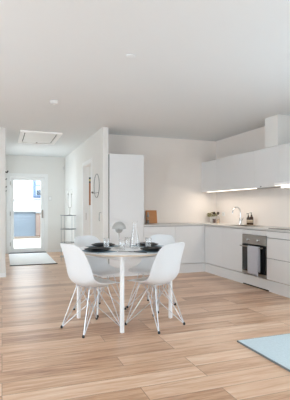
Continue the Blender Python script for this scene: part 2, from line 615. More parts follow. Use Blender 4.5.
# ------------------------------------------------------------------ outside the door
o = struct('ground', box(-14, 16, HY + T + 0.01, 40, -0.12, -0.02), M['paving'])
o = tag(box(-0.9, 1.36, 17.5, 17.62, -0.02, 1.02).build('board_fence', M['fence'], None, False, (0.4, 17.55, -0.02)),
        'low blue-grey board fence seen through the glass door', 'fence')
f = box(-0.95, 1.358, 17.44, 17.68, 1.02, 1.08, 0.004).build('cap', M['trim_grey'], None, False, (0.4, 17.55, -0.02))
f.parent = o; f.location = (0, 0, 0)
o = tag(box(1.362, 2.2, 17.3, 17.75, -0.02, 0.98, 0.01).build('brick_pier', M['brick'], None, False, (1.8, 17.5, -0.02)),
        'red brick pier right of the fence outside the glass door', 'wall')
f = box(1.36, 2.24, 17.26, 17.79, 0.98, 1.04, 0.006).build('cap_stone', M['trim_grey'], None, False, (1.8, 17.5, -0.02))
f.parent = o; f.location = (0, 0, 0)
tag(box(-1.5, 4.0, 16.2, 17.29, -0.02, 0.005, 0.003).build('flower_bed', M['dirt'], None, False, (1, 16.6, -0.02)),
    'strip of sandy soil at the foot of the outdoor fence', 'bed')
n = thing('neighbour_house', 'white weatherboarded house beyond the fence, seen through the door', 'house', (1, 24, -0.02))
box(-6, 9, 24, 28, -0.02, 5.5).build('house_wall', M['facade'], n)
box(-6.3, 9.3, 23.7, 28.3, 5.5, 5.8).build('roof', M['trim_grey'], n)
box(-6.05, 9.05, 23.93, 24, 1.62, 1.72).build('ledge', M['trim_grey'], n)
wf = MB().box(1.72, 1.88, 23.94, 24, 1.8, 3.4).box(2.75, 2.9, 23.94, 24, 1.8, 3.4).box(1.88, 2.75, 23.94, 24, 1.8, 1.9).box(1.88, 2.75, 23.94, 24, 3.3, 3.4).box(1.88, 2.75, 23.95, 24, 2.52, 2.57)
wf = wf.build('window_frame', M['blue_frame'], n)
box(1.88, 2.75, 23.97, 23.99, 1.9, 3.3).build('window_pane', M['dark_pane'], wf)
for x, h in ((1.99, .30), (2.13, .34), (2.27, .30), (2.5, .34)):
    MB().lathe([(0, 0), (.05, 0), (.06, h * .5), (.045, h), (0, h)], (x, 23.90, 1.95), 10).build('sill_pot', M['art_dark'], wf, True)
box(1.72, 2.9, 23.80, 23.94, 1.90, 1.95).build('window_sill', M['blue_frame'], wf)

# ------------------------------------------------------------------ kitchen: floor units
KZ = 0.17          # bottom of fronts
WT0, WT1 = 0.872, 0.90
FT = 0.865         # top of fronts
BY = 6.53          # front plane of back run
RX = 3.590         # front plane of right run
G = 0.0015


def front_y(x0, x1, z0, z1):    # front facing -Y
    return box(x0 + G, x1 - G, BY, BY + 0.019, z0 + G, z1 - G, 0.0012, 1)


def front_x(y0, y1, z0, z1, x=RX, t=0.019):    # front facing -X
    return box(x, x + t, y0 + G, y1 - G, z0 + G, z1 - G, 0.0012, 1)


t = thing('tall_cabinet', 'tall pale grey cabinet filling the niche beside the wall end', 'cabinet', (2.05, 6.85, 0))
box(1.735, 2.365, BY + 0.02, YB - 0.003, KZ, 2.136).build('body', M['seam_shade_body'], t)
box(1.735, 2.365, BY + 0.035, BY + 0.05, 0.0, KZ).build('plinth', M['front'], t)
front_y(1.737, 2.368, KZ, 2.140).build('door', M['front'], t)

t = thing('base_cabinet', 'pale grey base cabinet on the back wall, next to the tall cabinet', 'cabinet', (2.68, 6.85, 0), 'kitchen base cabinets')
box(2.369, 2.985, BY + 0.02, YB - 0.003, KZ, WT0).build('body', M['seam_shade_body'], t)
front_y(2.37, 2.985, KZ, FT).build('door', M['front'], t)
t = thing('base_cabinet', 'pale grey base cabinet on the back wall, next to the kitchen corner', 'cabinet', (3.28, 6.85, 0), 'kitchen base cabinets')
box(2.987, 3.57, BY + 0.02, YB - 0.003, KZ, WT0).build('body', M['seam_shade_body'], t)
front_y(2.987, 3.535, KZ, FT).build('door', M['front'], t)
box(3.537, RX - 0.002, BY + 0.003, BY + 0.02, KZ, FT).build('corner_filler', M['front'], t)

t = thing('base_cabinet', 'wide pale grey sink cabinet between the kitchen corner and the oven', 'cabinet', (3.88, 5.9, 0), 'kitchen base cabinets')
box(RX + 0.02, XR - 0.003, 5.301, BY + 0.018, KZ, 0.60).build('body', M['seam_shade_body'], t)
front_x(5.9042, BY + 0.0, KZ, FT).build('door', M['front'], t)
front_x(5.303, 5.9062, KZ, FT).build('door', M['front'], t)

t = thing('oven_housing', 'pale grey housing cabinet around the built-in oven', 'cabinet', (3.88, 5.0, 0))
mb = MB().box(RX + 0.02, XR - 0.003, 5.282, 5.299, KZ, WT0).box(RX + 0.02, XR - 0.003, 4.701, 4.718, KZ, WT0)
mb.box(RX + 0.02, XR - 0.003, 4.718, 5.282, KZ, KZ + 0.016).box(XR - 0.02, XR - 0.003, 4.718, 5.282, KZ + 0.016, WT0)
mb.build('body', M['seam_shade_body'], t)
front_x(4.70, 5.30, 0.793, FT).build('front_strip', M['front'], t)

t = thing('drawer_cabinet', 'pale grey cabinet of three wide drawers right of the oven', 'cabinet', (3.88, 4.3, 0))
box(RX + 0.02, XR - 0.003, 3.90, 4.699, KZ, WT0).build('body', M['seam_shade_body'], t)
front_x(3.90, 4.699, KZ, 0.475).build('drawer', M['front'], t)
front_x(3.90, 4.699, 0.480, 0.768).build('drawer', M['front'], t)
front_x(3.90, 4.699, 0.774, FT).build('drawer', M['front'], t)
box(RX, XR - 0.003, 3.88, 3.899, 0, WT0 - 0.001).build('end_panel', M['front'], t)

# plinths (kickboards)
PX, PY = RX + 0.007, BY + 0.007
tag(box(2.369, PX + 0.016, PY, PY + 0.016, 0, KZ - 0.008).build('plinth_board', M['front'], None, False, (3, PY, 0)),
    'pale grey plinth board under the back wall base cabinets', 'plinth', 'kitchen plinth boards')
tag(box(PX, PX + 0.016, 5.305, PY, 0, KZ - 0.008).build('plinth_board', M['front'], None, False, (PX, 5.9, 0)),
    'pale grey plinth board under the sink cabinet', 'plinth', 'kitchen plinth boards')
o = tag(box(PX, PX + 0.016, 4.66, 5.303, 0.018, KZ - 0.008).build('plinth_board', M['front'], None, False, (PX, 5.0, 0)),
        'raised plinth board with dark vent gap under the oven', 'plinth', 'kitchen plinth boards')
mb = MB().box(PX + 0.006, PX + 0.014, 4.66, 5.303, 0.0, 0.018)
f = mb.build('vent_grille', M['dark_gap'], None, False, (PX, 5.0, 0)); f.parent = o; f.location = (0, 0, 0)
tag(box(PX, PX + 0.016, 3.90, 4.658, 0, KZ - 0.008).build('plinth_board', M['front'], None, False, (PX, 4.3, 0)),
    'pale grey plinth board under the drawer cabinet', 'plinth', 'kitchen plinth boards')

# worktop, L shaped, cut out for the sink
SX0, SX1, SY0, SY1 = 3.70, 4.02, 5.38, 5.84
mb = MB()
WX, WY = RX - 0.012, BY - 0.012
outer = [(2.367, WY), (WX, WY), (WX, 3.875), (XR - 0.001, 3.875), (XR - 0.001, YB - 0.001), (2.367, YB - 0.001)]
mb.box(2.369, WX, WY, YB - 0.001, WT0, WT1)
mb.box(WX, XR - 0.001, SY1, YB - 0.001, WT0, WT1)
mb.box(WX, SX0, SY0, SY1, WT0, WT1).box(SX1, XR - 0.001, SY0, SY1, WT0, WT1)
mb.box(WX, XR - 0.001, 3.875, SY0, WT0, WT1)
bmesh.ops.remove_doubles(mb.bm, verts=mb.bm.verts, dist=1e-5)
o = tag(mb.build('worktop', M['worktop'], None, False, (3.9, 6.8, WT0)), 'continuous white L-shaped worktop over the base cabinets', 'worktop')

# sink
s = thing('kitchen_sink', 'steel sink set into the worktop in front of the tap', 'sink', (3.86, 5.61, WT1))
mb = MB()
zb, zt = 0.70, WT1 + 0.003
a0, a1, b0, b1 = SX0 + 0.004, SX1 - 0.004, SY0 + 0.004, SY1 - 0.004
th = 0.003
mb.box(a0, a0 + th, b0, b1, zb, zt).box(a1 - th, a1, b0, b1, zb, zt).box(a0 + th, a1 - th, b0, b0 + th, zb, zt).box(a0 + th, a1 - th, b1 - th, b1, zb, zt)
mb.box(a0 + th, a1 - th, b0 + th, b1 - th, zb, zb + th)
mb.build('basin', M['steel'], s)
mb = MB()
mb.box(a0 - 0.022, a0, b0 - 0.022, b1 + 0.022, WT1 + 0.0005, zt).box(a1, a1 + 0.022, b0 - 0.022, b1 + 0.022, WT1 + 0.0005, zt)
mb.box(a0, a1, b0 - 0.022, b0, WT1 + 0.0005, zt).box(a0, a1, b1, b1 + 0.022, WT1 + 0.0005, zt)
mb.build('rim', M['steel'], s)
MB().lathe([(0, 0), (0.035, 0), (0.035, 0.003), (0, 0.003)], (3.86, 5.61, zb + th), 20).build('drain', M['chrome'], s, True)

# tap
fx, fy = 4.085, 6.10
t = thing('kitchen_tap', 'chrome gooseneck tap arching over the sink', 'tap', (fx, fy, WT1))
MB().lathe([(0, 0), (0.027, 0), (0.027, 0.008), (0.021, 0.014), (0.021, 0.10), (0.016, 0.115), (0.0125, 0.12), (0, 0.12)], (fx, fy, WT1), 20).build('tap_body', M['chrome'], t, True)
pts = [(fx, fy, WT1 + 0.118), (fx, fy, WT1 + 0.22)]
for k in range(0, 13):
    a = pi * k / 12 * 0.95
    pts.append((fx - 0.095 * (1 - cos(a)), fy - 0.02 * (1 - cos(a)), WT1 + 0.22 + 0.095 * sin(a)))
e = pts[-1]
pts.append((e[0] - 0.002, e[1], e[2] - 0.03))
MB().tube(pts, 0.0115, 12).build('spout', M['chrome'], t, True)
MB().tube([(fx, fy - 0.02, WT1 + 0.075), (fx, fy - 0.05, WT1 + 0.08), (fx + 0.005, fy - 0.085, WT1 + 0.125)], [0.010, 0.009, 0.007], 10).build('lever', M['chrome'], t, True)

# ------------------------------------------------------------------ oven
ov = thing('built_in_oven', 'built-in steel and black glass oven with a towel on its handle', 'oven', (3.86, 5.0, 0.19))
OY0, OY1 = 4.722, 5.278
box(RX + 0.022, XR - 0.06, OY0, OY1, 0.19, 0.785).build('oven_body', M['black'], ov)
cp = box(RX - 0.012, RX + 0.018, 4.705, 5.295, 0.648, 0.790, 0.003).build('control_panel', M['steel'], ov)
for y in (5.12, 4.875):
    k = MB().lathe([(0, 0), (0.024, 0), (0.024, 0.005), (0.021, 0.007), (0.019, 0.026), (0.017, 0.029), (0, 0.029)], (0, 0, 0), 24)
    k.xform(Matrix.Translation((RX - 0.012, y, 0.715)) @ Matrix.Rotation(radians(-90), 4, 'Y'))
    k.build('knob', M['chrome'], cp, True)
mb = MB().box(RX - 0.012, RX + 0.018, 4.705, 5.295, 0.225, 0.642, 0.003)
dr = mb.build('oven_door', M['black_glass'], ov)
box(RX - 0.012, RX + 0.018, 4.705, 5.295, 0.185, 0.223, 0.003).build('door_bottom_trim', M['steel'], ov)
mb = MB()
hxp = RX - 0.055
mb.tube([(hxp, 4.735, 0.612), (hxp, 5.29, 0.612)], 0.0095, 12)
for y in (4.775, 5.25):
    mb.tube([(hxp, y, 0.612), (RX - 0.011, y, 0.612)], 0.007, 10)
mb.build('handle', M['steel'], dr, True)

# towel over the handle: a folded sheet wrapped over the bar
rows = []
R0 = 0.0125
prof = []
for k in range(12):
    prof.append((hxp - R0, 0.612 - (0.42) * (1 - k / 11.0)))
for k in range(1, 8):
    a = pi * k / 8
    prof.append((hxp - R0 * cos(a), 0.612 + R0 * sin(a)))
for k in range(10):
    prof.append((hxp + R0, 0.612 - 0.36 * k / 9.0))
for i, (x, z) in enumerate(prof):
    r = []
    for j in range(15):
        u = j / 14
        y = 4.80 + 0.27 * u
        hang = max(0, 0.612 - z)
        wv = 0.006 * sin(u * 9 + 0.7) * min(1, hang * 4)
        if i > 12:
            wv = min(wv, 0.002)
        zz = z + (0.02 * u * hang / 0.42 if i < 12 else 0)
        r.append((x - max(wv, -0.001) if i < 14 else x + 0.3 * abs(wv), y + 0.006 * hang * sin(u * 5), zz))
    rows.append(r)
tw = MB().grid(rows).build('dish_towel', M['towel'], None, True, (hxp, 4.93, 0.19))
md = tw.modifiers.new('thick', 'SOLIDIFY'); md.thickness = 0.0045; md.offset = 1
tag(tw, 'pale grey tea towel hanging over the oven handle', 'towel')

# hob
h = thing('hob', 'black glass hob on the worktop under the extractor hood', 'hob', (3.90, 4.45, WT1))
box(3.65, 4.11, 4.16, 4.74, WT1 + 0.0005, WT1 + 0.008, 0.002).build('hob_glass', M['black_glass'], h)
for cx_, cy_, r in ((3.78, 4.3, 0.075), (3.78, 4.6, 0.09), (4.0, 4.3, 0.09), (4.0, 4.6, 0.075)):
    MB().lathe([(r - 0.004, 0), (r, 0), (r, 0.0006), (r - 0.004, 0.0006), (r - 0.004, 0)], (cx_, cy_, WT1 + 0.008), 32).build('cooking_zone', M['grey_metal'], h)

# ------------------------------------------------------------------ wall cabinets
UX, UZ0, UZ1 = 3.848, 1.52, 2.13
names = ['in the kitchen corner', 'second from the kitchen corner', 'third from the kitchen corner',
         'directly under the boxed duct', 'with the extractor hood under it']
for k in range(5):
    yb, ya = YB - 0.6 * k, YB - 0.6 * (k + 1)
    t = thing('wall_cabinet', 'pale grey wall cabinet ' + names[k], 'cabinet', (4.0, (ya + yb) / 2, UZ0), 'kitchen wall cabinets')
    box(UX + 0.02, XR - 0.002, ya + 0.001, yb - 0.002, UZ0 + 0.012, UZ1).build('body', M['seam_shade_body'], t)
    front_x(ya, yb - (0.003 if k == 0 else 0), UZ0, UZ1, UX).build('door', M['front'], t)
    if k == 3:
        k_ = MB().lathe([(0, 0), (0.010, 0), (0.010, 0.006), (0, 0.006)], (0, 0, 0), 12)
        k_.xform(Matrix.Translation((UX, 5.18, UZ0 + 0.018)) @ Matrix.Rotation(radians(-90), 4, 'Y'))
        k_.build('sensor_button', M['black'], t)

# LED strips under the first three cabinets
for k in range(3):
    yb, ya = YB - 0.6 * k - (0.20 if k == 0 else 0.003), YB - 0.6 * (k + 1) + 0.003
    lab = 'glowing warm white light strip under the wall cabinet ' + names[k]
    t = thing('light_strip', lab, 'light', (3.91, (ya + yb) / 2, UZ0), 'under-cabinet light strips')
    box(UX + 0.046, UX + 0.056, ya, yb, UZ0 - 0.006, UZ0 + 0.0115).build('profile', M['grey_metal'], t)
    box(UX + 0.021, UX + 0.045, ya, yb, UZ0 - 0.0055, UZ0 + 0.0115).build('diffuser', M['led'], t)
    L = light('light_strip_lamp', 'AREA', (UX + 0.033, (ya + yb) / 2, UZ0 - 0.010), (0, radians(16), 0), 1.35, (1.0, 0.86, 0.72), (0.03, yb - ya))

# extractor hood
t = thing('extractor_hood', 'slim white extractor hood under the wall cabinets by the duct', 'hood', (3.97, 4.45, 1.52))
box(UX + 0.022, XR - 0.01, 4.16, 4.745, 1.488, UZ0 + 0.011, 0.003).build('hood_body', M['trim'], t)
box(UX - 0.10, UX - 0.001, 4.155, 4.745, 1.528, 1.572, 0.004).build('pull_out_visor', M['hatch_white'], t)
box(UX - 0.095, UX - 0.055, 4.18, 4.72, 1.5235, 1.5278).build('lamp_lens', M['led'], t)
box(UX + 0.05, XR - 0.08, 4.2, 4.70, 1.484, 1.488).build('filter', M['steel'], t)
light('hood_lamp', 'AREA', (UX - 0.075, 4.45, 1.520), (0, radians(-12), 0), 1.3, (1.0, 0.9, 0.78), (0.04, 0.5))

# power socket on the right wall
t = thing('power_socket', 'white power socket on the splashback wall left of the tap', 'socket', (XR, 6.85, 1.08))
box(XR - 0.009, XR - 0.0005, 6.80, 6.90, 1.04, 1.12, 0.003).build('face_plate', M['trim'], t)
for y in (6.83, 6.87):
    k_ = MB().lathe([(0, 0), (0.006, 0), (0.006, 0.002), (0, 0.002)], (0, 0, 0), 10)
    k_.xform(Matrix.Translation((XR - 0.009, y, 1.08)) @ Matrix.Rotation(radians(-90), 4, 'Y'))
    k_.build('socket_hole', M['black'], t)

# ------------------------------------------------------------------ things on the worktop
# cutting board leaning on the back wall
lean = radians(9)
mb = MB().box(-0.115, 0.115, -0.009, 0.009, 0, 0.255, 0.008, 3)
mb.xform(Matrix.Translation((2.735, YB - 0.055, WT1 + 0.003)) @ Matrix.Rotation(-lean, 4, 'X'))
o = tag(mb.build('cutting_board', M['oak'], None, 40, (2.735, YB - 0.06, WT1)), 'honey brown wooden cutting board leaning on the back wall', 'board')
# salt shaker before it
gx, gy = 2.615, 6.98
t = thing('salt_mill', 'small clear glass mill with steel top before the cutting board', 'mill', (gx, gy, WT1))
MB().lathe([(0, 0), (0.026, 0), (0.027, 0.02), (0.022, 0.07), (0.022, 0.11), (0.024, 0.125), (0, 0.125)], (gx, gy, WT1 + 0.0005), 20).build('glass_body', M['glass'], t, True)
MB().lathe([(0, 0.002), (0.022, 0.002), (0.018, 0.065), (0, 0.065)], (gx, gy, WT1 + 0.003), 16).build('salt', M['dark_wire'], t, True)
MB().lathe([(0.024, 0.126), (0.026, 0.135), (0.026, 0.165), (0.014, 0.185), (0.012, 0.20), (0.017, 0.215), (0, 0.225)], (gx, gy, WT1), 20, cap0=True).build('mill_top', M['steel'], t, True)

# plant
px_, py_ = 4.025, 7.015
t = thing('potted_plant', 'small yellow-green leafy plant in a white pot in the worktop corner', 'plant', (px_, py_, WT1))
MB().lathe([(0, 0.0005), (0.042, 0.0005), (0.052, 0.11), (0.055, 0.118), (0.050, 0.118), (0.046, 0.10), (0, 0.10)], (px_, py_, WT1), 28).build('pot', M['pot'], t, True)
MB().lathe([(0, 0.1005), (0.044, 0.1005), (0, 0.108)], (px_, py_, WT1), 18).build('soil', M['soil'], t, True)
lv, st = MB(), MB()
for k in range(90):
    a = random.uniform(0, 2 * pi); el = random.uniform(0.05, 1.0); r = 0.085 * sqrt(random.random())
    c = Vector((px_ + r * cos(a), py_ + r * sin(a) * 0.75, WT1 + 0.125 + 0.10 * random.random() * (1 - r / 0.16)))
    d = Vector((cos(a), sin(a), random.uniform(-0.3, 0.7))).normalized()
    sdir = d.cross(Vector((0, 0, 1))).normalized()
    L_, W_ = random.uniform(0.038, 0.055), random.uniform(0.014, 0.021)
    up = sdir.cross(d)
    p = [c, c + d * L_ * 0.5 + sdir * W_ + up * 0.004, c + d * L_, c + d * L_ * 0.5 - sdir * W_ + up * 0.004, c + d * L_ * 0.5 - up * 0.003]
    vs = [lv.bm.verts.new(q) for q in p]
    for i in range(4):
        lv.bm.faces.new((vs[i], vs[(i + 1) % 4], vs[4]))
    if k % 4 == 0:
        st.tube([(px_ + 0.01 * cos(a), py_ + 0.01 * sin(a), WT1 + 0.10), tuple(c)], 0.0015, 5)
lv.build('leaves', M['leaf'], t)
st.build('stems', M['leaf'], t)

# two stoppered bottles beside it
for (bx_, by_, liq, lab) in ((3.98, 6.86, 'vinegar', 'small stoppered glass bottle of brown liquid right of the potted plant'),
                             (4.03, 6.795, 'oil', 'small stoppered glass bottle of pale oil, farthest right beside the plant')):
    t = thing('stoppered_bottle', lab, 'bottle', (bx_, by_, WT1), 'stoppered bottles by the plant')
    MB().lathe([(0, 0.0005), (0.030, 0.0005), (0.033, 0.01), (0.033, 0.085), (0.028, 0.115), (0.014, 0.145), (0.012, 0.17)], (bx_, by_, WT1), 24).build('glass_body', M['glass'], t, True)
    MB().lathe([(0, 0.004), (0.0305, 0.004), (0.0305, 0.082), (0, 0.082)], (bx_, by_, WT1), 20).build('liquid', M[liq], t, True)
    MB().lathe([(0, 0.165), (0.0105, 0.165), (0.0115, 0.172), (0.020, 0.178), (0.027, 0.198), (0.020, 0.218), (0, 0.226)], (bx_, by_, WT1), 20).build('stopper', M['soil'], t, True)

# soap bottles on a tray
tx, ty = 4.05, 5.76
tag(MB().box(tx - 0.055, tx + 0.055, ty - 0.10, ty + 0.10, WT1 + 0.0005, WT1 + 0.010, 0.004).build('soap_tray', M['paper'], None, False, (tx, ty, WT1)),
    'small beige tray under the brown soap bottles', 'tray')
for y, hh, lab in ((ty + 0.045, 0.135, 'shorter brown soap pump bottle, the one nearer the tap'),
                   (ty - 0.045, 0.150, 'taller brown soap pump bottle, the one farther from the tap')):
    zb_ = WT1 + 0.0105
    t = thing('soap_bottle', lab, 'bottle', (tx, y, zb_), 'soap bottles by the sink')
    MB().lathe([(0, 0), (0.030, 0), (0.032, 0.004), (0.032, hh - 0.03), (0.026, hh - 0.012), (0.013, hh), (0.013, hh + 0.008), (0, hh + 0.008)], (tx, y, zb_), 24).build('bottle_body', M['brown_glass'], t, True)
    lb = MB()
    rw = [[(tx + 0.0327 * cos(a), y + 0.0327 * sin(a), z) for a in [radians(125 + 13 * q) for q in range(13)]] for z in (zb_ + 0.03, zb_ + 0.085)]
    lb.grid(rw)
    lo = lb.build('paper_label', M['paper'], t, True)
    md = lo.modifiers.new('thick', 'SOLIDIFY'); md.thickness = 0.0006
    mb = MB().lathe([(0, hh + 0.0085), (0.015, hh + 0.0085), (0.015, hh + 0.024), (0.005, hh + 0.026), (0.004, hh + 0.05), (0, hh + 0.05)], (tx, y, zb_), 16)
    mb.box(tx - 0.038, tx + 0.010, y - 0.006, y + 0.006, zb_ + hh + 0.048, zb_ + hh + 0.060, 0.003)
    mb.build('pump', M['black'], t, True)

# ================================================================== DINING TABLE
TC = Vector((1.255, 4.08, 0))
TZ = 0.755
TR = 0.545
tb = thing('dining_table', 'round white dining table with birch edge and four square white legs', 'table', tuple(TC))
mb = MB().lathe([(0, TZ - 0.004), (TR - 0.001, TZ - 0.004), (TR, TZ - 0.002), (TR - 0.002, TZ), (0, TZ)], (TC.x, TC.y, 0), 96)
top = mb.build('tabletop', M['white'], tb, 30)
MB().lathe([(0, TZ - 0.020), (TR - 0.005, TZ - 0.020), (TR - 0.001, TZ - 0.016), (TR - 0.001, TZ - 0.0045), (0, TZ - 0.0045)], (TC.x, TC.y, 0), 96).build('edge_band', M['ply'], top, 30)
LEGS = [(1.085, 3.61), (0.785, 4.25), (1.725, 3.91), (1.378, 4.564)]
ang = atan2(LEGS[2][1] - LEGS[0][1], LEGS[2][0] - LEGS[0][0])
Rz = Matrix.Rotation(ang, 4, 'Z')
for (lx, ly) in LEGS:
    mb = MB().box(-0.016, 0.016, -0.016, 0.016, 0, TZ - 0.0205, 0.003)
    mb.xform(Matrix.Translation((lx, ly, 0)) @ Rz)
    mb.build('leg', M['white'], tb)
for a, b in ((0, 1), (0, 2), (1, 3), (2, 3)):
    p, q = Vector(LEGS[a] + (0,)), Vector(LEGS[b] + (0,))
    d = (q - p).normalized()
    ln = (q - p).length
    mb = MB().box(0.0165, ln - 0.0165, -0.010, 0.010, TZ - 0.060, TZ - 0.0205, 0.002)
    mb.xform(Matrix.Translation(p) @ Matrix.Rotation(atan2(d.y, d.x), 4, 'Z'))
    mb.build('apron_rail', M['white'], tb)


# ------------------------------------------------------------------ shell chairs
def catmull(P, n):
    out = []
    m = len(P)
    for i in range(n):
        t = i / (n - 1) * (m - 1)
        k = min(int(t), m - 2)
        f = t - k
        p0, p1, p2, p3 = P[max(k - 1, 0)], P[k], P[k + 1], P[min(k + 2, m - 1)]
        out.append(tuple(0.5 * (2 * b + (c - a) * f + (2 * a - 5 * b + 4 * c - d) * f * f + (3 * b - a - 3 * c + d) * f ** 3)
                         for a, b, c, d in zip(p0, p1, p2, p3)))
    return out


def chair_shell():
    #  y (front +), z, half width, side lift(z), side wrap(y forward)
    P = [(0.232, 0.418, 0.150, 0.000, 0.0),
         (0.224, 0.434, 0.190, 0.002, 0.0),
         (0.180, 0.440, 0.215, 0.010, 0.0),
         (0.090, 0.428, 0.228, 0.026, 0.0),
         (0.000, 0.418, 0.234, 0.044, 0.002),
         (-0.085, 0.420, 0.236, 0.060, 0.012),
         (-0.150, 0.447, 0.234, 0.066, 0.034),
         (-0.190, 0.505, 0.229, 0.046, 0.058),
         (-0.213, 0.580, 0.222, 0.020, 0.068),
         (-0.233, 0.660, 0.213, 0.006, 0.064),
         (-0.254, 0.735, 0.201, 0.000, 0.054),
         (-0.274, 0.795, 0.178, -0.006, 0.040),
         (-0.284, 0.820, 0.150, -0.008, 0.030),
         (-0.289, 0.828, 0.118, -0.006, 0.020)]
    C = catmull(P, 44)
    rows = []
    for (y, z, hw, lift, wrap) in C:
        z += 0.018 + max(0, z - 0.45) * 0.04
        r = []
        for k in range(25):
            u = -1 + 2 * k / 24
            au = abs(u)
            r.append((hw * u, y + wrap * au ** 2.4, z + lift * au ** 3))
        rows.append(r)
    return MB().grid(rows)


def foot_pos(sx, sy):
    return Vector((sx * (0.215 if sy > 0 else 0.198), sy * 0.215 + (0.0 if sy > 0 else -0.005), 0.0))


def make_chair(label):
    c = thing('shell_chair', label, 'chair', (0, 0, 0), 'dining chairs round the table')
    sh = chair_shell().build('seat_shell', M['shell'], c, 80)
    md = sh.modifiers.new('thick', 'SOLIDIFY'); md.thickness = 0.007; md.offset = -1
    md = sh.modifiers.new('round', 'BEVEL'); md.width = 0.002; md.segments = 2; md.limit_method = 'ANGLE'
    mount = {}
    for sx in (-1, 1):
        for sy in (-1, 1):
            mount[sx, sy] = Vector((sx * 0.112, sy * 0.10 + 0.01, 0.428))
    # ring of bars under the seat
    mb = MB()
    for sx in (-1, 1):
        mb.tube([mount[sx, -1], mount[sx, 1]], 0.0045, 8)
    for sy in (-1, 1):
        mb.tube([mount[-1, sy], mount[1, sy]], 0.0045, 8)
        for sx in (-1, 1):
            p = mount[sx, sy]
            mb.lathe([(0.016, -0.012), (0.018, 0.0), (0.018, 0.013), (0, 0.013)], tuple(p), 12, cap0=True)
    mb.build('seat_mount', M['wire'], c, True)
    for sx in (-1, 1):
        for sy in (-1, 1):
            f = foot_pos(sx, sy) + Vector((0, 0, 0.012))
            m = mount[sx, sy]
            mb = MB()
            mb.tube([f, m + Vector((0, sy * 0.004, 0))], 0.0044, 8)
            mb.tube([f + Vector((0, -sy * 0.006, 0.004)), Vector((sx * 0.108, -sy * 0.03 + 0.01, 0.424))], 0.0042, 8)
            lg = mb.build('leg', M['wire'], c, True)
            MB().lathe([(0, -0.012), (0.011, -0.012), (0.013, -0.006), (0.012, 0.006), (0.007, 0.014), (0, 0.014)], tuple(f), 12).build('rubber_foot', M['black'], lg, True)
    # lattice: a rod from each foot to the narrow waist and on up to the far side of the seat mount
    W = 0.034
    for sx in (-1, 1):
        for sy in (-1, 1):
            f = foot_pos(sx, sy) + Vector((-sx * 0.006, -sy * 0.006, 0.016))
            wst = Vector((sx * W, sy * W, 0.228))
            MB().tube([f, wst, Vector((-sx * 0.09, sy * 0.098 + 0.01, 0.424))], 0.0040, 8).build('strut', M['wire'], c, True)
    mb = MB()
    mb.tube([(-W, -W, 0.228), (W, -W, 0.228), (W, W, 0.228), (-W, W, 0.228)], 0.0034, 8, True)
    mb.build('cross_brace', M['wire'], c, True)
    return c


CH = [((0.838, 3.855), (0.93, 0.37), 'white shell chair at the left front of the table, its back to the hall side'),
      ((1.482, 3.742), (-0.457, 0.89), 'white shell chair at the right front of the table, seen from behind'),
      ((1.075, 4.50), (0.47, -0.88), 'white shell chair behind the left side of the table, facing the room'),
      ((1.715, 4.44), (-0.80, -0.60), 'white shell chair behind the right side of the table, near the kitchen')]
chair = make_chair(CH[0][2])
for i, ((x, y), (fx_, fy_), lab) in enumerate(CH):
    rz = atan2(-fx_, fy_)
    if i == 0:
        first = chair
    else:
        dup(chair, (x, y, 0), rz, lab)
(x, y), (fx_, fy_), lab = CH[0]
chair.location = (x, y, 0)
chair.rotation_euler = (0, 0, atan2(-fx_, fy_))

# ------------------------------------------------------------------ place settings
SET = [((0.925, 3.945), 'left front'), ((1.475, 3.78), 'right front'), ((1.10, 4.41), 'left back'), ((1.59, 4.29), 'right back')]


def big_plate(lab):
    m = MB().lathe([(0, 0), (0.085, 0), (0.095, 0.003), (0.132, 0.016), (0.138, 0.020), (0.137, 0.0225), (0.130, 0.0195), (0.094, 0.0075), (0, 0.006)], (0, 0, 0), 48)
    return tag(m.build('dinner_plate', M['plate'], None, 50), lab, 'plate', 'black plates on the table')


def small_plate(lab):
    m = MB().lathe([(0, 0), (0.062, 0), (0.07, 0.003), (0.098, 0.014), (0.103, 0.018), (0.102, 0.020), (0.096, 0.017), (0.068, 0.0075), (0, 0.006)], (0, 0, 0), 48)
    return tag(m.build('side_plate', M['plate'], None, 50), lab, 'plate', 'black plates on the table')


def napkin(lab):
    m = MB().box(-0.17, 0.17, -0.12, 0.12, 0, 0.003, 0.001)
    return tag(m.build('napkin', M['napkin'], None), lab, 'napkin', 'napkins under the plates')


def tumbler(lab):
    m = MB().lathe([(0, 0), (0.029, 0), (0.030, 0.002), (0.0365, 0.112), (0.0355, 0.113), (0.0345, 0.112), (0.0285, 0.010), (0, 0.009)], (0, 0, 0), 48, flute=0.018, nf=12)
    return tag(m.build('tumbler', M['glass'], None, 60), lab, 'glass', 'ribbed glasses on the table')


def cutlery(kind, lab):
    m = MB()
    if kind == 'fork':
        m.tube([(0, -0.10, 0.003), (0, 0.01, 0.004), (0, 0.04, 0.006)], [0.0065, 0.005, 0.006], 8)
        m.box(-0.010, 0.010, 0.038, 0.055, 0.003, 0.006)
        for k in range(4):
            m.box(-0.010 + k * 0.0058, -0.0074 + k * 0.0058, 0.055, 0.10, 0.003, 0.0055)
    else:
        m.tube([(0, -0.11, 0.003), (0, 0.0, 0.004)], [0.0045, 0.0035], 8)
        m.box(-0.009, 0.007, 0.0, 0.11, 0.0025, 0.005, 0.001)
    return tag(m.build(kind, M['black'], None, 40), lab, 'cutlery', 'black cutlery by the plates')


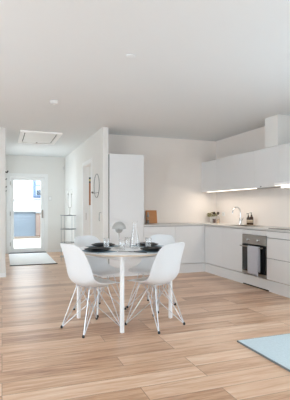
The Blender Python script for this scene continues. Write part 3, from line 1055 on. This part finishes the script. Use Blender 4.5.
NP, BP, SP, GL_ = None, None, None, None
for i, ((x, y), where) in enumerate(SET):
    d = Vector((x, y, 0)) - TC
    rz = atan2(d.y, d.x) + pi / 2
    # offsets along the tangent of the table
    tn = Vector((-d.y, d.x, 0)).normalized()
    dn = d.normalized()
    lab = 'blue-grey folded napkin under the plates at the %s of the table' % where
    if NP is None:
        NP = napkin(lab); o = NP
    else:
        o = NP.copy(); col.objects.link(o); o['label'] = lab
    o.location = (x, y, TZ + 0.0004); o.rotation_euler = (0, 0, rz)
    lab = 'larger black plate, lower of the two at the %s place setting' % where
    if BP is None:
        BP = big_plate(lab); o = BP
    else:
        o = BP.copy(); col.objects.link(o); o['label'] = lab
    o.location = (x, y, TZ + 0.0038)
    lab = 'smaller black plate on top of another at the %s place setting' % where
    if SP is None:
        SP = small_plate(lab); o = SP
    else:
        o = SP.copy(); col.objects.link(o); o['label'] = lab
    o.location = (x, y, TZ + 0.0038 + 0.0125)
GLASS = [((1.075, 4.165), 'clear ribbed tumbler between the left pair of plate stacks'),
         ((1.195, 3.98), 'clear ribbed tumbler in front of the pale grey lamp'),
         ((1.535, 4.09), 'clear ribbed tumbler between the right pair of plate stacks'),
         ((1.335, 4.20), 'clear ribbed tumbler half hidden behind the carafe')]
for (x, y), lab in GLASS:
    if GL_ is None:
        GL_ = tumbler(lab); o = GL_
    else:
        o = GL_.copy(); col.objects.link(o); o['label'] = lab
    o.location = (x, y, TZ + 0.0004)
for kind, x, y, rz, lab in (('fork', 1.275, 3.70, 0.75, 'black fork lying left of the right front plates'),
                            ('knife', 1.20, 3.765, 0.95, 'black knife lying on the table before the carafe')):
    o = cutlery(kind, lab)
    o.location = (x, y, TZ + 0.0004)
    o.rotation_euler = (0, 0, rz)

# carafe
kx, ky = 1.375, 4.085
t = thing('glass_carafe', 'tall clear glass carafe in the middle of the table', 'carafe', (kx, ky, TZ))
cp_ = catmull([(0.046, 0.001), (0.056, 0.012), (0.056, 0.035), (0.047, 0.115), (0.033, 0.19), (0.025, 0.25), (0.0265, 0.28), (0.031, 0.302)], 40)
MB().lathe([(0, 0.001)] + cp_, (kx, ky, TZ), 64).build('carafe_body', M['glass'], t, 80)
MB().lathe([(0, 0.002), (0.044, 0.002), (0.046, 0.010), (0, 0.010)], (kx, ky, TZ), 40).build('base', M['glass'], t, True)
# portable mushroom lamp
lx, ly = 1.215, 4.16
t = thing('table_lamp', 'small pale grey dome lamp standing on the dining table', 'lamp', (lx, ly, TZ))
MB().lathe([(0, 0.0005), (0.050, 0.0005), (0.052, 0.004), (0.050, 0.012), (0.010, 0.018), (0.0045, 0.026), (0.0045, 0.18), (0, 0.18)], (lx, ly, TZ), 36).build('lamp_foot', M['lampshade'], t, True)
pr = [(0.0785 * cos(a), 0.215 + 0.080 * sin(a)) for a in [radians(q) for q in range(0, 90, 6)]] + [(0, 0.295)]
pr2 = [(0, 0.292)] + [(0.0755 * cos(a), 0.215 + 0.077 * sin(a)) for a in [radians(q) for q in range(84, -1, -6)]]
MB().lathe(pr2 + pr, (lx, ly, TZ), 44).build('lamp_shade', M['lampshade'], t, 50)
MB().lathe([(0.0, 0.166)] + [(0.042 * sin(a), 0.208 - 0.042 * cos(a)) for a in [radians(q) for q in range(10, 91, 8)]] + [(0.042, 0.235), (0.01, 0.25), (0, 0.25)], (lx, ly, TZ), 32).build('lower_globe', M['lampshade'], t, True)

# ================================================================== RUG
t = thing('area_rug', 'pale blue-grey rug at the right edge of the photo', 'rug', (3.0, 1.7, 0))
box(1.985, 4.0, 0.6, 3.0, 0.0005, 0.016, 0.004).build('pile', M['rug'], t)
mb = MB().box(1.976, 1.984, 0.592, 3.008, 0.0005, 0.013).box(4.001, 4.009, 0.592, 3.008, 0.0005, 0.013).box(1.985, 4.0, 3.001, 3.008, 0.0005, 0.013).box(1.985, 4.0, 0.592, 0.599, 0.0005, 0.013)
mb.build('edge_binding', M['rug_edge'], t)

# ================================================================== HALL
t = thing('doormat', 'pale hall mat with dark rim in front of the glass door', 'mat', (0.64, 9.6, 0))
box(0.16, 1.11, 8.56, 10.72, 0.0005, 0.012, 0.003).build('mat_weave', M['doormat'], t)
mb = MB().box(0.15, 1.12, 8.535, 8.559, 0.0005, 0.014).box(0.15, 1.12, 10.721, 10.735, 0.0005, 0.014)
mb.build('mat_rim', M['dark_rubber'], t)

# attic hatch
t = thing('attic_hatch', 'white attic hatch set in the hall ceiling', 'hatch', (0.68, 7.93, CEIL))
hx0, hx1, hy0, hy1 = 0.31, 1.05, 7.30, 8.60
mb = MB()
fw = 0.075
zz0 = CEIL - 0.030
mb.box(hx0, hx0 + fw, hy0, hy1, zz0, CEIL - 0.0005, 0.003).box(hx1 - fw, hx1, hy0, hy1, zz0, CEIL - 0.0005, 0.003)
mb.box(hx0 + fw, hx1 - fw, hy0, hy0 + fw, zz0, CEIL - 0.0005, 0.003).box(hx0 + fw, hx1 - fw, hy1 - fw, hy1, zz0, CEIL - 0.0005, 0.003)
mb.build('hatch_frame', M['hatch_white'], t)
mb = MB().box(hx0 + fw + 0.018, hx1 - fw - 0.018, hy0 + fw + 0.018, hy1 - fw - 0.018, CEIL - 0.018, CEIL - 0.003, 0.002)
pn = mb.build('hatch_panel', M['trim'], t)
box(hx0 + fw, hx1 - fw, hy0 + fw, hy1 - fw, CEIL - 0.0025, CEIL - 0.0005).build('gap', M['dark_gap'], t)
MB().lathe([(0, -0.012), (0.016, -0.012), (0.018, -0.006), (0.018, 0), (0, 0)], (0.68, hy1 - fw - 0.07, CEIL - 0.018), 16).build('latch', M['grey_metal'], pn, True)

# smoke detector and ceiling outlet cap
t = thing('smoke_detector', 'round white smoke detector on the ceiling left of centre', 'detector', (0.634, 5.176, CEIL))
MB().lathe([(0, -0.042), (0.028, -0.042), (0.045, -0.034), (0.052, -0.018), (0.054, -0.0005), (0, -0.0005)], (0.634, 5.176, CEIL), 28).build('detector_body', M['carcass'], t, True)
MB().lathe([(0, -0.046), (0.018, -0.046), (0.020, -0.0425), (0, -0.0425)], (0.634, 5.176, CEIL), 20).build('test_button', M['trim'], t, True)
t = tag(MB().lathe([(0, -0.012), (0.035, -0.012), (0.046, -0.007), (0.048, -0.0005), (0, -0.0005)], (1.108, 3.40, CEIL), 28).build('ceiling_cap', M['ceiling'], None, True, (1.108, 3.40, CEIL)),
        'small flat white lamp outlet cap on the ceiling above the table', 'cap')

# round tiered stand with glass shelves
ex, ey, er = 1.42, 9.0, 0.175
t = thing('glass_etagere', 'round tiered glass stand with slim metal rims against the hall wall', 'stand', (ex, ey, 0))
for z in (0.10, 0.41, 0.72, 1.03):
    sh = MB().lathe([(0, z - 0.004), (er - 0.006, z - 0.004), (er - 0.006, z + 0.004), (0, z + 0.004)], (ex, ey, 0), 40).build('glass_shelf', M['glass'], t, True)
    MB().tube([(ex + er * cos(2 * pi * k / 40), ey + er * sin(2 * pi * k / 40), z) for k in range(40)], 0.007, 8, True).build('rim', M['grey_metal'], sh, True)
for k in range(4):
    a = radians(20 + 90 * k)
    mb = MB().tube([(ex + er * cos(a), ey + er * sin(a), 0.0), (ex + er * cos(a), ey + er * sin(a), 1.04)], 0.0042, 8)
    mb.build('post', M['pale_metal'], t, True)
# candle holder on it
zt = 1.0385
ex += 0.04
t = thing('candle_holder', 'slim silver two-armed candle holder on the glass stand in the hall', 'candle holder', (ex, ey, zt))
MB().lathe([(0, 0), (0.048, 0), (0.048, 0.005), (0.010, 0.014), (0.008, 0.02), (0.007, 0.17), (0, 0.17)], (ex, ey, zt), 24).build('base', M['steel'], t, True)
pts = [(ex - 0.040, ey, zt + 0.47), (ex - 0.040, ey, zt + 0.22)]
for k in range(9):
    a = pi + pi * k / 8
    pts.append((ex + 0.040 * cos(a), ey, zt + 0.215 + 0.05 * sin(a)))
pts += [(ex + 0.040, ey, zt + 0.22), (ex + 0.040, ey, zt + 0.47)]
MB().tube(pts, 0.0065, 8).build('arm', M['steel'], t, True)
for s, lab in ((-1, 'white taper candle in the left arm of the hall candle holder'), (1, 'white taper candle in the right arm of the hall candle holder')):
    cx2 = ex + s * 0.040
    MB().lathe([(0.006, 0), (0.015, 0.004), (0.016, 0.022), (0.0125, 0.022), (0.0125, 0.004)], (cx2, ey, zt + 0.468), 16).build('cup', M['steel'], t, True)
    c = thing('candle', lab, 'candle', (cx2, ey, zt + 0.473), 'candles in the hall')
    MB().lathe([(0, 0), (0.0115, 0), (0.0105, 0.09), (0.003, 0.095), (0, 0.095)], (cx2, ey, zt + 0.473), 16).build('wax', M['wax'], c, True)
    MB().tube([(cx2, ey, zt + 0.568), (cx2 + 0.001, ey, zt + 0.580)], 0.0012, 6).build('wick', M['black'], c)

# wire ring on the hall wall
rx, ry, rz_, rr = HX1 - 0.022, 6.925, 1.60, 0.205
t = thing('wall_ring', 'thin dark wire ring with a crossbar on the hall wall', 'wall decoration', (HX1, ry, rz_))
MB().tube([(rx, ry + rr * cos(2 * pi * k / 48), rz_ + rr * 1.04 * sin(2 * pi * k / 48)) for k in range(48)], 0.0048, 8, True).build('ring', M['dark_wire'], t, True)
mb = MB().tube([(rx, ry - 0.155, 1.475), (rx, ry + 0.36, 1.475)], 0.0045, 8)
mb.tube([(rx, ry, rz_ + rr * 1.04), (HX1 - 0.0005, ry, rz_ + rr * 1.04)], 0.005, 8)
mb.build('crossbar', M['dark_wire'], t, True)
MB().lathe([(0, -0.012), (0.02, -0.012), (0.021, 0.014), (0.018, 0.014), (0.017, -0.006), (0, -0.006)], (rx, ry + 0.345, 1.475 + 0.018), 18).build('candle_cup', M['dark_wire'], t, True)

# slim hook below the ring
mb = MB().tube([(HX1 - 0.0005, 6.665, 1.12), (HX1 - 0.03, 6.665, 1.12), (HX1 - 0.032, 6.675, 1.10), (HX1 - 0.032, 6.685, 0.99), (HX1 - 0.018, 6.70, 0.975)], 0.005, 8)
t = tag(mb.build('wall_hook', M['grey_metal'], None, True, (HX1, 6.665, 1.05)), 'slim bent metal hook on the hall wall below the ring', 'hook')

# light switch, sensor, small hooks at the entrance door
t = thing('light_switch', 'pale grey light switch on the hall end wall right of the door', 'switch', (1.225, HY, 1.46))
box(1.185, 1.265, HY - 0.010, HY - 0.0005, 1.40, 1.52, 0.003).build('face_plate', M['carcass'], t)
box(1.20, 1.25, HY - 0.014, HY - 0.010, 1.425, 1.495, 0.002).build('rocker', M['trim'], t)
t = tag(box(1.565, 1.61, HY - 0.035, HY - 0.0005, 2.25, 2.33, 0.006).build('motion_sensor', M['carcass'], None, False, (1.59, HY, 2.29)),
        'tiny pale motion sensor in the upper corner of the hall end wall', 'sensor')
for z, s, lab in ((1.95, 2.0, 'largest black coat hook, topmost beside the glass door'),
                  (1.80, 1.2, 'small black coat hook second from the top beside the glass door'),
                  (1.64, 1.2, 'small black coat hook third from the top beside the glass door'),
                  (1.555, 1.0, 'small black coat hook lowest beside the glass door')):
    mb = MB()
    xx = HX0
    yy = 8.6
    mb.box(xx + 0.0005, xx + 0.006, yy - 0.015 * s, yy + 0.015 * s, z - 0.018 * s, z + 0.018 * s, 0.002)
    mb.tube([(xx + 0.005, yy, z), (xx + 0.022 * s, yy, z - 0.008 * s), (xx + 0.032 * s, yy, z + 0.012 * s)], 0.0065 * s, 8)
    tag(mb.build('coat_hook', M['black'], None, 40, (xx, yy, z)), lab, 'hook', 'coat hooks by the entrance')

# picture in the side room
t = thing('wall_picture', 'brown picture glimpsed through the hall opening', 'picture', (2.45, HY, 1.6))
box(2.22, 2.72, HY - 0.03, HY - 0.001, 1.28, 1.90).build('canvas', M['art'], t)
box(2.22, 2.72, HY - 0.03, HY - 0.001, 1.9005, 1.95).build('green_band', M['art_dark'], t)
box(2.22, 2.72, HY - 0.03, HY - 0.001, 1.9505, 2.01).build('yellow_band', M['art_yellow'], t)
box(2.22, 2.72, HY - 0.03, HY - 0.001, 2.0105, 2.06).build('top_band', M['art_dark'], t)

for o in list(bpy.data.objects):
    if '_o' in o:
        del o['_o']
